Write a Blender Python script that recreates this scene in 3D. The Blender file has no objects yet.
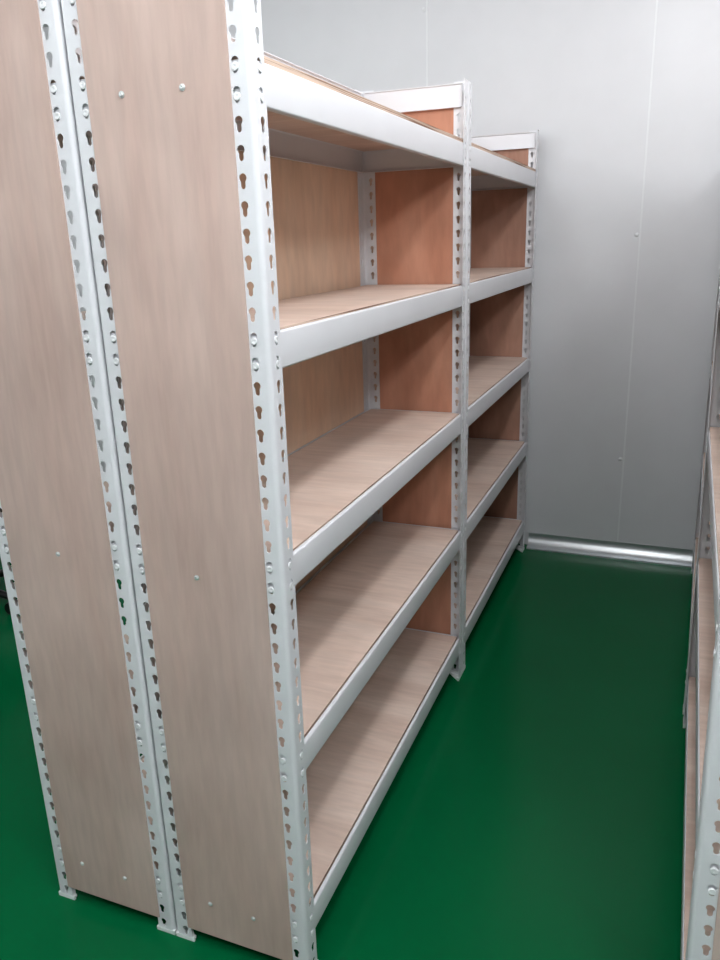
import bpy, bmesh, math, random
from mathutils import Matrix, Vector

random.seed(7)
C = bpy.context.scene.collection
S = 0.04            # one hole pitch of the slotted posts, in metres
FZ = 0.7            # floor lies this many pitches under the centre of the lowest hole
D, W, H = 8.294, 1.05, 0.662
PW = 0.89            # the thin plywood cladding overlaps the posts up to here
L = 32.0
TOP = 47.35
PI = math.pi

# ------------------------------------------------------------------ materials
def mat(name):
    m = bpy.data.materials.new(name); m.use_nodes = True
    nt = m.node_tree; b = nt.nodes['Principled BSDF']
    return m, nt, b

def lin(c):
    return tuple(((v/255)/12.92 if v/255 <= 0.04045 else (((v/255)+0.055)/1.055)**2.4) for v in c) + (1,)

def wood(name, c1, c2, c3, scale, rough=0.55, blotch=1.0):
    m, nt, b = mat(name); N = nt.nodes.new; K = nt.links.new
    tc = N('ShaderNodeTexCoord'); oi = N('ShaderNodeObjectInfo')
    off = N('ShaderNodeVectorMath'); off.operation = 'SCALE'
    comb = N('ShaderNodeCombineXYZ')
    for i in range(3): K(oi.outputs['Random'], comb.inputs[i])
    off.inputs['Scale'].default_value = 17.3; K(comb.outputs[0], off.inputs[0])
    add = N('ShaderNodeVectorMath'); add.operation = 'ADD'
    K(tc.outputs['Object'], add.inputs[0]); K(off.outputs[0], add.inputs[1])
    mp = N('ShaderNodeMapping'); mp.inputs['Scale'].default_value = scale; K(add.outputs[0], mp.inputs[0])
    n1 = N('ShaderNodeTexNoise'); n1.inputs['Scale'].default_value = 1.0; n1.inputs['Detail'].default_value = 7
    n1.inputs['Roughness'].default_value = 0.6; n1.inputs['Distortion'].default_value = 0.8
    K(mp.outputs[0], n1.inputs['Vector'])
    r = N('ShaderNodeValToRGB'); e = r.color_ramp.elements
    e[0].position = 0.30; e[0].color = lin(c1); e[1].position = 0.72; e[1].color = lin(c3)
    x = e.new(0.5); x.color = lin(c2)
    K(n1.outputs['Fac'], r.inputs[0])
    # large soft blotches
    n2 = N('ShaderNodeTexNoise'); n2.inputs['Scale'].default_value = 4.0; n2.inputs['Detail'].default_value = 2
    K(add.outputs[0], n2.inputs['Vector'])
    mr = N('ShaderNodeMapRange'); mr.inputs[1].default_value = 0.3; mr.inputs[2].default_value = 0.7
    mr.inputs[3].default_value = 1-0.1*blotch; mr.inputs[4].default_value = 1+0.07*blotch
    K(n2.outputs['Fac'], mr.inputs[0])
    # fine pores along the grain
    mp2 = N('ShaderNodeMapping'); mp2.inputs['Scale'].default_value = tuple(v*9 for v in scale); K(add.outputs[0], mp2.inputs[0])
    n3 = N('ShaderNodeTexNoise'); n3.inputs['Scale'].default_value = 1.0; n3.inputs['Detail'].default_value = 3
    K(mp2.outputs[0], n3.inputs['Vector'])
    mr3 = N('ShaderNodeMapRange'); mr3.inputs[1].default_value = 0.35; mr3.inputs[2].default_value = 0.65
    mr3.inputs[3].default_value = 0.94; mr3.inputs[4].default_value = 1.04
    K(n3.outputs['Fac'], mr3.inputs[0])
    mu = N('ShaderNodeMath'); mu.operation = 'MULTIPLY'; K(mr.outputs[0], mu.inputs[0]); K(mr3.outputs[0], mu.inputs[1])
    vm = N('ShaderNodeVectorMath'); vm.operation = 'SCALE'; K(r.outputs[0], vm.inputs[0]); K(mu.outputs[0], vm.inputs['Scale'])
    K(vm.outputs[0], b.inputs['Base Color'])
    b.inputs['Roughness'].default_value = rough
    b.inputs['Specular IOR Level'].default_value = 0.3
    return m

M = {}
M['panel'] = wood('plywood_pinkish', (190,163,152), (196,172,162), (202,180,171), (7, 7, 1.0), 0.5, 1.0)
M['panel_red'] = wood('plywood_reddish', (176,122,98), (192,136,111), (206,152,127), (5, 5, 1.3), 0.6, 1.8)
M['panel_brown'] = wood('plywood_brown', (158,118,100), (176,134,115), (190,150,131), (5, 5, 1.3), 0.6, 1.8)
M['back'] = wood('plywood_tan', (232,198,170), (236,206,180), (240,212,187), (4, 4, 1.0), 0.6)
M['board'] = wood('plywood_shelf', (206,180,165), (218,195,181), (228,208,195), (1.4, 9, 9), 0.5)

def ply_edge():
    m, nt, b = mat('plywood_edge'); N = nt.nodes.new; K = nt.links.new
    tc = N('ShaderNodeTexCoord'); mp = N('ShaderNodeMapping'); mp.inputs['Scale'].default_value = (3, 3, 420)
    n = N('ShaderNodeTexNoise'); n.inputs['Scale'].default_value = 1; n.inputs['Detail'].default_value = 3
    K(tc.outputs['Object'], mp.inputs[0]); K(mp.outputs[0], n.inputs['Vector'])
    r = N('ShaderNodeValToRGB'); e = r.color_ramp.elements
    e[0].position = .38; e[0].color = lin((120,88,70)); e[1].position = .55; e[1].color = lin((205,182,164))
    K(n.outputs['Fac'], r.inputs[0]); K(r.outputs[0], b.inputs['Base Color']); b.inputs['Roughness'].default_value = .8
    return m
M['edge'] = ply_edge()

def painted(name, c, rough, bump=0.0, spec=0.5, metal=0.0, var=0.988):
    m, nt, b = mat(name); N = nt.nodes.new; K = nt.links.new
    tc = N('ShaderNodeTexCoord'); n = N('ShaderNodeTexNoise'); n.inputs['Scale'].default_value = 9; n.inputs['Detail'].default_value = 4
    K(tc.outputs['Object'], n.inputs['Vector'])
    r = N('ShaderNodeValToRGB'); e = r.color_ramp.elements
    e[0].position = .3; e[0].color = lin(tuple(v*var for v in c)); e[1].position = .7; e[1].color = lin(c)
    K(n.outputs['Fac'], r.inputs[0]); K(r.outputs[0], b.inputs['Base Color'])
    b.inputs['Roughness'].default_value = rough; b.inputs['Specular IOR Level'].default_value = spec
    b.inputs['Metallic'].default_value = metal
    if bump:
        n2 = N('ShaderNodeTexNoise'); n2.inputs['Scale'].default_value = 350; n2.inputs['Detail'].default_value = 2
        K(tc.outputs['Object'], n2.inputs['Vector'])
        bp = N('ShaderNodeBump'); bp.inputs['Strength'].default_value = bump; bp.inputs['Distance'].default_value = .001
        K(n2.outputs['Fac'], bp.inputs['Height']); K(bp.outputs[0], b.inputs['Normal'])
    return m
M['steel'] = painted('white_powder_coat', (222,223,227), 0.38, 0.12)
M['foot'] = painted('white_plastic', (235,238,238), 0.35)
M['rivet'] = painted('zinc_rivet', (236,238,240), 0.35, metal=0.15)
M['screw'] = painted('zinc_screw', (208,212,212), 0.3, metal=0.4)
M['wall'] = painted('wall_panel_paint', (212,213,216), 0.42, 0.0)
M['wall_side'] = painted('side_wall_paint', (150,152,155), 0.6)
M['ceiling'] = painted('ceiling_paint', (215,216,218), 0.7)
M['seam'] = painted('seam_sealant', (222,224,226), 0.35)
M['alu'] = painted('brushed_aluminium', (205,209,211), 0.33, metal=0.85)
M['black'] = painted('black_plastic', (14,14,16), 0.4)
M['fabric'] = painted('black_fabric', (20,20,22), 0.9)

def floor_mat():
    m, nt, b = mat('green_epoxy'); N = nt.nodes.new; K = nt.links.new
    tc = N('ShaderNodeTexCoord')
    n = N('ShaderNodeTexNoise'); n.inputs['Scale'].default_value = 1.7; n.inputs['Detail'].default_value = 4
    K(tc.outputs['Object'], n.inputs['Vector'])
    r = N('ShaderNodeValToRGB'); e = r.color_ramp.elements
    e[0].position = .3; e[0].color = (0.0006,0.094,0.029,1); e[1].position = .7; e[1].color = (0.0008,0.108,0.035,1)
    K(n.outputs['Fac'], r.inputs[0])
    v = N('ShaderNodeTexVoronoi'); v.inputs['Scale'].default_value = 9; K(tc.outputs['Object'], v.inputs['Vector'])
    wn = N('ShaderNodeMath'); wn.operation = 'LESS_THAN'; wn.inputs[1].default_value = 0.018
    K(v.outputs['Distance'], wn.inputs[0])
    sep = N('ShaderNodeSeparateColor'); K(v.outputs['Color'], sep.inputs[0])
    gt = N('ShaderNodeMath'); gt.operation = 'GREATER_THAN'; gt.inputs[1].default_value = 0.72
    K(sep.outputs[0], gt.inputs[0])
    an = N('ShaderNodeMath'); an.operation = 'MULTIPLY'; K(wn.outputs[0], an.inputs[0]); K(gt.outputs[0], an.inputs[1])
    mx = N('ShaderNodeMix'); mx.data_type = 'RGBA'; K(an.outputs[0], mx.inputs[0]); K(r.outputs[0], mx.inputs[6])
    mx.inputs[7].default_value = (0.05,0.2,0.11,1)
    K(mx.outputs[2], b.inputs['Base Color'])
    n2 = N('ShaderNodeTexNoise'); n2.inputs['Scale'].default_value = 2.5; n2.inputs['Detail'].default_value = 3
    K(tc.outputs['Object'], n2.inputs['Vector'])
    mr = N('ShaderNodeMapRange'); mr.inputs[3].default_value = .13; mr.inputs[4].default_value = .24
    K(n2.outputs['Fac'], mr.inputs[0]); K(mr.outputs[0], b.inputs['Roughness'])
    b.inputs['Specular IOR Level'].default_value = 0.11
    n3 = N('ShaderNodeTexNoise'); n3.inputs['Scale'].default_value = 5; n3.inputs['Detail'].default_value = 1
    K(tc.outputs['Object'], n3.inputs['Vector'])
    bp = N('ShaderNodeBump'); bp.inputs['Strength'].default_value = .25; bp.inputs['Distance'].default_value = .004
    K(n3.outputs['Fac'], bp.inputs['Height']); K(bp.outputs[0], b.inputs['Normal'])
    return m
M['floor'] = floor_mat()

# ------------------------------------------------------------------ mesh helpers (pitch units -> metres)
def to_mesh(bm, name, mats, smooth=False, sharp=None):
    for v in bm.verts: v.co *= S
    me = bpy.data.meshes.new(name); bm.to_mesh(me); bm.free()
    for m in (mats if isinstance(mats, (list, tuple)) else [mats]): me.materials.append(m)
    if smooth:
        me.polygons.foreach_set('use_smooth', [True]*len(me.polygons))
        try: me.set_sharp_from_angle(angle=math.radians(35))
        except Exception: pass
    return me

def link(name, me, parent=None, loc=(0,0,0), rot=(0,0,0)):
    o = bpy.data.objects.new(name, me); C.objects.link(o)
    o.location = tuple(v*S for v in loc); o.rotation_euler = rot
    if parent: o.parent = parent
    return o

def box(bm, x0, x1, y0, y1, z0, z1, bevel=0, midx=0, side=None):
    x0, x1 = sorted((x0,x1)); y0, y1 = sorted((y0,y1)); z0, z1 = sorted((z0,z1))
    r = bmesh.ops.create_cube(bm, size=1, matrix=Matrix.Translation(((x0+x1)/2,(y0+y1)/2,(z0+z1)/2)) @ Matrix.Diagonal((x1-x0,y1-y0,z1-z0,1)))
    fs = {f for v in r['verts'] for f in v.link_faces}
    for f in fs:
        f.material_index = midx
        if side is not None and f.normal.z < .5 and f.normal.z > -.5: f.material_index = side
    if bevel:
        es = {e for v in r['verts'] for e in v.link_edges}
        bmesh.ops.bevel(bm, geom=list(es), offset=bevel, segments=2, affect='EDGES', profile=.7)
    return bm

def extrude_profile(pts, y0, y1):
    """closed (x,z) outline pulled along y"""
    bm = bmesh.new(); a = [bm.verts.new((x,y0,z)) for x,z in pts]; b = [bm.verts.new((x,y1,z)) for x,z in pts]
    n = len(pts)
    for i in range(n): bm.faces.new((a[i],a[(i+1)%n],b[(i+1)%n],b[i]))
    bm.faces.new(a[::-1]); bm.faces.new(b)
    bmesh.ops.recalc_face_normals(bm, faces=bm.faces); return bm

# ---- slotted angle post: corner at the origin, one leg towards -x, one towards +y, keyholes punched through both
def hole_outline(n=20):
    r1, r2, zc, zb = 0.168, 0.105, 0.085, -0.215
    poly = []
    a0 = math.asin(r2/r1)
    for i in range(13):                              # big round part
        a = -PI/2 + a0 + (2*PI-2*a0)*i/12
        poly.append((r1*math.cos(a), zc+r1*math.sin(a)))
    for i in range(7):                               # narrow slot end
        a = PI + PI*i/6
        poly.append((r2*math.cos(a), zb+r2*math.sin(a)))
    return poly                                      # starts lower right of the round part, counter-clockwise
HO = hole_outline()
def rect_point(a, u0, u1, z0, z1):
    dx, dz = math.cos(a), math.sin(a); t = 1e9
    if dx > 1e-9: t = min(t, u1/dx)
    if dx < -1e-9: t = min(t, u0/dx)
    if dz > 1e-9: t = min(t, z1/dz)
    if dz < -1e-9: t = min(t, z0/dz)
    return (dx*t, dz*t)
def post_mesh():
    bm = bmesh.new(); T = 0.04; R = 0.21
    u0, u1 = -(W-H), H-R                               # hole centre to leg edge / to the bend
    def leg(mapf):
        ns = len(HO)
        for n in range(0, 48):
            zl, zh = -0.5, (0.5 if n < 47 else TOP-47)
            # sample outer rectangle: same angles as the hole points, corners snapped
            outer = []
            for (hu, hz) in HO:
                outer.append(list(rect_point(math.atan2(hz, hu), u0, u1, zl, zh)))
            for cu, cz in ((u0,zl),(u1,zl),(u1,zh),(u0,zh)):
                k = min(range(ns), key=lambda i: (outer[i][0]-cu)**2+(outer[i][1]-cz)**2); outer[k] = [cu,cz]
            rings = []
            for d in (0, T):
                rings.append(([bm.verts.new(mapf(u, d, n+z)) for u,z in outer], [bm.verts.new(mapf(u, d, n+z)) for u,z in HO]))
            for k in range(ns):
                j = (k+1) % ns
                for (o, h) in rings: bm.faces.new((o[k], o[j], h[j], h[k]))
                h0, h1 = rings[0][1], rings[1][1]; bm.faces.new((h0[k], h0[j], h1[j], h1[k]))
        zb, zt = -0.5, TOP
        a = [bm.verts.new(mapf(u0, d, z)) for d, z in ((0,zb),(T,zb),(T,zt),(0,zt))]; bm.faces.new(a)
        for z in (zb, zt):
            bm.faces.new([bm.verts.new(mapf(u, d, z)) for u, d in ((u0,0),(u1,0),(u1,T),(u0,T))])
    leg(lambda u, d, z: (-H+u, d, z))
    leg(lambda u, d, z: (-d, H-u, z))
    # rounded bend
    prev = None
    for i in range(7):
        a = -PI/2 + (PI/2)*i/6
        cx, cy = -R, R
        q = [bm.verts.new((cx+r*math.cos(a), cy+r*math.sin(a), z)) for r in (R, R-T) for z in (-0.5, TOP)]
        if prev:
            bm.faces.new((prev[0], q[0], q[1], prev[1])); bm.faces.new((prev[2], prev[3], q[3], q[2]))
            bm.faces.new((prev[1], q[1], q[3], prev[3])); bm.faces.new((prev[0], prev[2], q[2], q[0]))
        prev = q
    bmesh.ops.remove_doubles(bm, verts=bm.verts, dist=1e-4)
    bmesh.ops.recalc_face_normals(bm, faces=bm.faces)
    for v in bm.verts: v.co.z += FZ
    return to_mesh(bm, 'post', M['steel'], smooth=True)
POST = post_mesh()

def foot_mesh():
    bm = bmesh.new()
    o = 0.015; a = W+0.12; t = 0.22
    def prism(pts, z0, z1):
        lo = [bm.verts.new((x,y,z0)) for x,y in pts]; hi = [bm.verts.new((x,y,z1)) for x,y in pts]; n = len(pts)
        for i in range(n): bm.faces.new((lo[i],lo[(i+1)%n],hi[(i+1)%n],hi[i]))
        bm.faces.new(lo[::-1]); bm.faces.new(hi)
    prism([(o,-o),(o,a),(-.12,a),(-a,.12),(-a,-o)], 0, 0.10)                                 # sole
    prism([(o,-o),(o,a),(-t,a),(-t,t),(-a,t),(-a,-o)], 0.10, 0.30)                            # L collar round the post end
    bmesh.ops.recalc_face_normals(bm, faces=bm.faces)
    bmesh.ops.bevel(bm, geom=[e for e in bm.edges if all(v.co.z > .25 for v in e.verts)], offset=.03, segments=1, affect='EDGES')
    return to_mesh(bm, 'foot', M['foot'])
FOOT = foot_mesh()

def beam_mesh(length):
    t, h, fl, lo, R = 0.05, 1.58, 0.20, 0.28, 0.10
    pts = []
    for i in range(5):
        a = (PI/2)*i/4; pts.append((-R+R*math.cos(a), h-R+R*math.sin(a)))
    pts += [(-fl, h), (-fl, h-t), ]
    pts += [(-R, h-t), (-t, h-R)]
    pts += [(-t, R), (-R, t), (-lo, t), (-lo, 0)]
    for i in range(5):
        a = -PI/2 + (PI/2)*i/4; pts.append((-R+R*math.cos(a), R+R*math.sin(a)))
    return to_mesh(extrude_profile(pts, 0, length), 'beam', M['steel'], smooth=True)

def rivet_mesh():                                     # axis along +x, flange against the post
    bm = bmesh.new(); n = 16
    rings = [(-.12,.09),(-.02,.09),(-.02,.150),(.015,.150),(.035,.13),(.037,.06),(.02,.04)]
    vs = [[bm.verts.new((x, r*math.cos(2*PI*k/n), r*math.sin(2*PI*k/n))) for k in range(n)] for x, r in rings]
    for a, b in zip(vs, vs[1:]):
        for k in range(n): bm.faces.new((a[k], a[(k+1)%n], b[(k+1)%n], b[k]))
    bm.faces.new(vs[0][::-1]); bm.faces.new(vs[-1])
    bmesh.ops.recalc_face_normals(bm, faces=bm.faces)
    return to_mesh(bm, 'rivet', M['rivet'], smooth=True)
RIVET = rivet_mesh()

def screw_mesh():                                     # pan head, axis along -y
    bm = bmesh.new(); n = 16
    rings = [(.0,.13),(-.03,.13),(-.035,.09),(-.065,.08),(-.075,.05),(-.06,.03),(-.05,.0001)]
    vs = [[bm.verts.new((r*math.cos(2*PI*k/n), y, r*math.sin(2*PI*k/n))) for k in range(n)] for y, r in rings]
    for a, b in zip(vs, vs[1:]):
        for k in range(n): bm.faces.new((a[k], a[(k+1)%n], b[(k+1)%n], b[k]))
    bm.faces.new(vs[0][::-1])
    bmesh.ops.recalc_face_normals(bm, faces=bm.faces)
    return to_mesh(bm, 'screw', M['screw'], smooth=True)
SCREW = screw_mesh()

LEVELS = (2, 12, 22, 32, 42)                          # lower rivet of each shelf frame
BB = 1.62 - 2                                         # underside of a frame relative to that rivet

def tag(o, label, cat, group=None):
    o['label'] = label; o['category'] = cat
    if group: o['group'] = group

SCR = ((-5.75,42.4),(-2.95,42.4),(-4.5,22.0),(-5.72,2.55),(-3.07,2.5))
DL = ((.14,.12,.2),)*4+((.14,.22,.28),)
def make_rack(label, loc, rot, length, near_mat, far_mat, near_screws=SCR, far_screws=SCR, lips=((.38,-.02,.3),(.38,-.02,.3),(.38,-.02,.3),(.33,.06,.3),(.14,.22,.28)), back=True, group='white slotted steel shelving racks'):
    """front along x=0 facing +x, near end at y=0"""
    root = bpy.data.objects.new('storage_rack', None); C.objects.link(root)
    root.location = (loc[0]*S, loc[1]*S, loc[2]*S); root.rotation_euler = rot
    root.empty_display_size = .1
    tag(root, label, 'shelving rack', group)
    for (x, y, k) in ((0,0,0), (0,length,1), (-D,length,2), (-D,0,3)):
        p = link('post', POST, root, (x, y, 0), (0,0,k*PI/2))
        link('foot_cap', FOOT, p)
    long_len = length-0.44; end_len = D-0.8
    BL, BE = beam_mesh(long_len), beam_mesh(end_len)
    def beam(side, n):
        z = n+BB+FZ
        if side == 'front': b = link('beam', BL, root, (-.07, .22, z))
        elif side == 'back': b = link('beam', BL, root, (-D+.07, length-.22, z), (0,0,PI))
        elif side == 'near': b = link('beam', BE, root, (-D+.4, .13, z), (0,0,-PI/2))
        else: b = link('beam', BE, root, (-.4, length-.13, z), (0,0,PI/2))
        ln = long_len if side in ('front','back') else end_len
        off = H-.22 if side in ('front','back') else H-.4
        out = .07 if side in ('front','back') else .13
        for yy in (off, ln-off):
            for dz in (0, 1):
                link('rivet', RIVET, b, (out, yy, -BB+dz-.09))
    for n in LEVELS:
        for s in ('front','back','near','far'): beam(s, n)
    for s in ('back','near','far'): beam(s, 46)       # guard rail round the top, open at the front
    for i, n in enumerate(LEVELS):
        ins, lift, t = lips[i]
        z1 = n+BB+FZ+1.58+lift+.02
        bm = bmesh.new(); e = ins+.01; box(bm, -ins, -D+ins, e, length-e, z1-t, z1, side=1)
        link('shelf_board', to_mesh(bm, 'shelf_board', [M['board'], M['edge']]), root)
    for end, y, mt, sc in (('near', 0, near_mat, near_screws), ('far', length, far_mat, far_screws)):
        if mt is None: continue
        sg = 1 if end == 'near' else -1
        bm = bmesh.new(); box(bm, -PW, -D+PW, y-sg*.068, y-sg*.002, .30+FZ, 47.25+FZ)
        p = link('end_panel', to_mesh(bm, 'end_panel', M[mt]), root)
        if sc:
            for (sx, sz) in sc:
                link('screw', SCREW, p, (sx, y-sg*.068, sz+FZ), (0,0,0 if end == 'near' else PI))
    if back:
        bm = bmesh.new(); box(bm, -D-.068, -D-.002, PW, length-PW, .2+FZ, 47.2+FZ)
        link('back_panel', to_mesh(bm, 'back_panel', M['back']), root)
    return root

LA = 32.085
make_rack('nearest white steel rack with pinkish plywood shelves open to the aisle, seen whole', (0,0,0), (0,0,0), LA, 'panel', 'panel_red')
make_rack('white steel rack back to back with the nearest rack, cut off by left photo edge', (-2*D-.143, LA, 0), (0,0,PI), LA, 'panel', 'panel', back=False, far_screws=[(-(x+2*D+.143), z) for x, z in ((-12.61,22.15),(-14.42,2.45),(-11.4,2.4))])
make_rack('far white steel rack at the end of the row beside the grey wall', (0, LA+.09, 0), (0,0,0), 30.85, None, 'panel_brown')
# right-hand row, facing the aisle, slightly out of line
d1 = 31.6
make_rack('nearest rack on the right of the aisle, only its post and shelf fronts in view', (17.87+.0155*d1, d1-.4, 0), (0, .02, PI-.0155), d1, 'panel', 'panel', lips=DL)
d2 = 30.6; y2 = 31.95
make_rack('farther rack on the right of the aisle, its end near the grey wall', (18.32+.031*d2, y2+d2, 0), (0, .011, PI-.031), d2, 'panel', None, lips=DL)

# ------------------------------------------------------------------ room
YW, XL, XR, YF, ZC = 64.6, -92, 66, -100, 65.5
def struct(name, me, parent=None, loc=(0,0,0)):
    o = link(name, me, parent, loc)
    if not parent: o['kind'] = 'structure'
    return o
def slab(name, m, *a):
    bm = bmesh.new(); box(bm, *a); return struct(name, to_mesh(bm, name, M[m]))
slab('floor', 'floor', XL-3, XR+3, YF-3, YW+3, -2, 0)
slab('ceiling', 'ceiling', XL-3, XR+3, YF-3, YW+3, ZC, ZC+2)
slab('wall_back', 'wall', XL-3, XR+3, YW, YW+3, 0, ZC)
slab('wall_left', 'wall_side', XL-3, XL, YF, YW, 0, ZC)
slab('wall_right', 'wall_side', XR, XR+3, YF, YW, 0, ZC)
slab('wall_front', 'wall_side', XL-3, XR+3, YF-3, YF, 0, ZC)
# sealed joints between the wall panels
dome = bmesh.new()
bmesh.ops.create_uvsphere(dome, u_segments=12, v_segments=8, radius=.23)
for v in dome.verts: v.co.y *= .45
DOME = to_mesh(dome, 'screw', M['seam'], smooth=True)
for i, (x, zs) in enumerate(((-12.9, (61.2,)), (10.87, (37.0, 11.9)), (-36.6, ()))):
    bm = bmesh.new()
    box(bm, x-.09, x+.09, YW-.05, YW+.01, 1.6, ZC-.05, bevel=.02)
    t = struct('trim_%d' % (i+1), to_mesh(bm, 'trim', M['seam']))
    for z in zs: link('screw', DOME, t, (x-.35, YW-.02, z+FZ-.6))
# aluminium cove at the foot of the back wall
c0 = YW; r = 1.45
pts = [(0, r+.22), (-.09, r+.22), (-.10, r+.02)]
for k in range(13):
    a = (PI/2)*k/12
    # concave quarter, centre out in the room
    pts.append((-.10-(r-.22)*(1-math.cos(a)), r-(r-.16)*math.sin(a)))
pts += [(-r, .13), (-r-.02, .0), (0, 0)]
bm = bmesh.new()
a = [bm.verts.new((.25, c0+y, z)) for y, z in pts]; b = [bm.verts.new((XR, c0+y, z)) for y, z in pts]; n = len(pts)
for i in range(n): bm.faces.new((a[i], a[(i+1)%n], b[(i+1)%n], b[i]))
bm.faces.new(a[::-1]); bm.faces.new(b)
bmesh.ops.recalc_face_normals(bm, faces=bm.faces)
struct('baseboard_back', to_mesh(bm, 'baseboard', M['alu'], smooth=True))

# ------------------------------------------------------------------ black swivel chair, almost wholly past the left edge
def tube(bm, p0, p1, r0, r1, n=12):
    p0, p1 = Vector(p0), Vector(p1); d = (p1-p0); q = d.to_track_quat('Z','Y').to_matrix()
    A = [bm.verts.new(p0+q@Vector((r0*math.cos(2*PI*k/n), r0*math.sin(2*PI*k/n), 0))) for k in range(n)]
    B = [bm.verts.new(p1+q@Vector((r1*math.cos(2*PI*k/n), r1*math.sin(2*PI*k/n), 0))) for k in range(n)]
    for k in range(n): bm.faces.new((A[k], A[(k+1)%n], B[(k+1)%n], B[k]))
    bm.faces.new(A[::-1]); bm.faces.new(B)
chair = bpy.data.objects.new('swivel_chair', None); C.objects.link(chair)
chair.location = (-55.5*S, 28.6*S, 0)
tag(chair, 'black swivel chair on casters peeking out at the left edge behind the rack', 'chair')
bm = bmesh.new(); tube(bm, (0,0,2.2), (0,0,3.6), 1.0, .8); tube(bm, (0,0,3.6), (0,0,9.6), .55, .55)
link('column', to_mesh(bm, 'column', M['black'], smooth=True), chair)
for k in range(5):
    a = 2*PI*k/5
    cx, cy = 6.8*math.cos(a), 6.8*math.sin(a)
    bm = bmesh.new(); tube(bm, (0,0,2.7), (cx,cy,1.9), .6, .35)
    lg = link('leg', to_mesh(bm, 'leg', M['black'], smooth=True), chair)
    bm = bmesh.new()
    pv = Vector((-math.sin(a), math.cos(a), 0))
    for s in (-1, 1):
        c = Vector((cx, cy, .72)); tube(bm, c+pv*.12*s, c+pv*.55*s, .72, .66, 20)
    tube(bm, (cx,cy,.8), (cx,cy,2.0), .16, .16)
    link('caster', to_mesh(bm, 'caster', M['black'], smooth=True), lg)
bm = bmesh.new(); box(bm, -5.6, 5.6, -5.6, 5.6, 9.6, 11.8, bevel=.7)
link('seat', to_mesh(bm, 'seat', M['fabric'], smooth=True), chair)
bm = bmesh.new(); box(bm, -6.4, -5.0, -5.2, 5.2, 14.5, 24.5, bevel=.6); 
link('backrest', to_mesh(bm, 'backrest', M['fabric'], smooth=True), chair)
bm = bmesh.new(); box(bm, -7.0, -6.4, -.8, .8, 9.0, 19.0, bevel=.15); box(bm, -7.0, 0, -.8, .8, 9.0, 9.6, bevel=.15)
link('back_bracket', to_mesh(bm, 'bracket', M['black']), chair)

# ------------------------------------------------------------------ lights: bare fluorescent tubes and one added fill, as rows of soft bulbs
def tube_or_fill_light(p0, p1, power, n=3, col=(.97,.98,1), rad=.09):
    for k in range(n):
        t = (k+.5)/n
        l = bpy.data.lights.new('tube_or_fill_light', 'POINT'); l.shadow_soft_size = rad
        l.energy = power/n; l.color = col
        o = bpy.data.objects.new('tube_or_fill_light', l); C.objects.link(o)
        o.location = [a+(b-a)*t for a, b in zip(p0, p1)]
P1, P2, P3, P4, P5, P6 = 17, 16, 33, 43, 58, 68
zc = ZC*S - .14
tube_or_fill_light((-1.9, 1.35, zc), (-.1, 1.35, zc), P1)
tube_or_fill_light((.62, .9, zc), (.62, 1.75, zc), P2)
tube_or_fill_light((.62, -.8, zc), (.62, .5, zc), P3)
tube_or_fill_light((-1.0, -1.45, zc), (.4, -1.45, zc), P4)
tube_or_fill_light((-2.5, -1.2, zc), (-2.5, .0, zc), P5)
tube_or_fill_light((1.25, -1.7, zc), (1.25, -.6, zc), P6, 3, (.97,.98,1), .15)  # added fill row, no real fixture, brightens the shelf backs from the aisle side
w = bpy.data.worlds.new('World'); bpy.context.scene.world = w; w.use_nodes = True
w.node_tree.nodes['Background'].inputs[0].default_value = (.6,.65,.7,1)
w.node_tree.nodes['Background'].inputs[1].default_value = .1

# ------------------------------------------------------------------ camera
cx, cy, cz, pi_, ya, ro, f = 15.06006, -27.75170, 36.67506+FZ, .299442577, .386221071, -.0308092219, 775.118244
F = Vector((-math.sin(ya)*math.cos(pi_), math.cos(ya)*math.cos(pi_), -math.sin(pi_)))
Rv = Vector((math.cos(ya), math.sin(ya), 0)); U = Rv.cross(F)
R2 = Rv*math.cos(ro)+U*math.sin(ro); U2 = -Rv*math.sin(ro)+U*math.cos(ro)
cam = bpy.data.cameras.new('camera'); co = bpy.data.objects.new('camera', cam); C.objects.link(co)
m = Matrix((R2, U2, -F)).transposed().to_4x4(); m.translation = Vector((cx, cy, cz))*S
co.matrix_world = m
cam.sensor_fit = 'HORIZONTAL'; cam.sensor_width = 36; cam.lens = f/720*36; cam.clip_start = .02
bpy.context.scene.camera = co
sc = bpy.context.scene
sc.view_settings.view_transform = 'Standard'; sc.view_settings.look = 'None'
sc.view_settings.exposure = 0.0
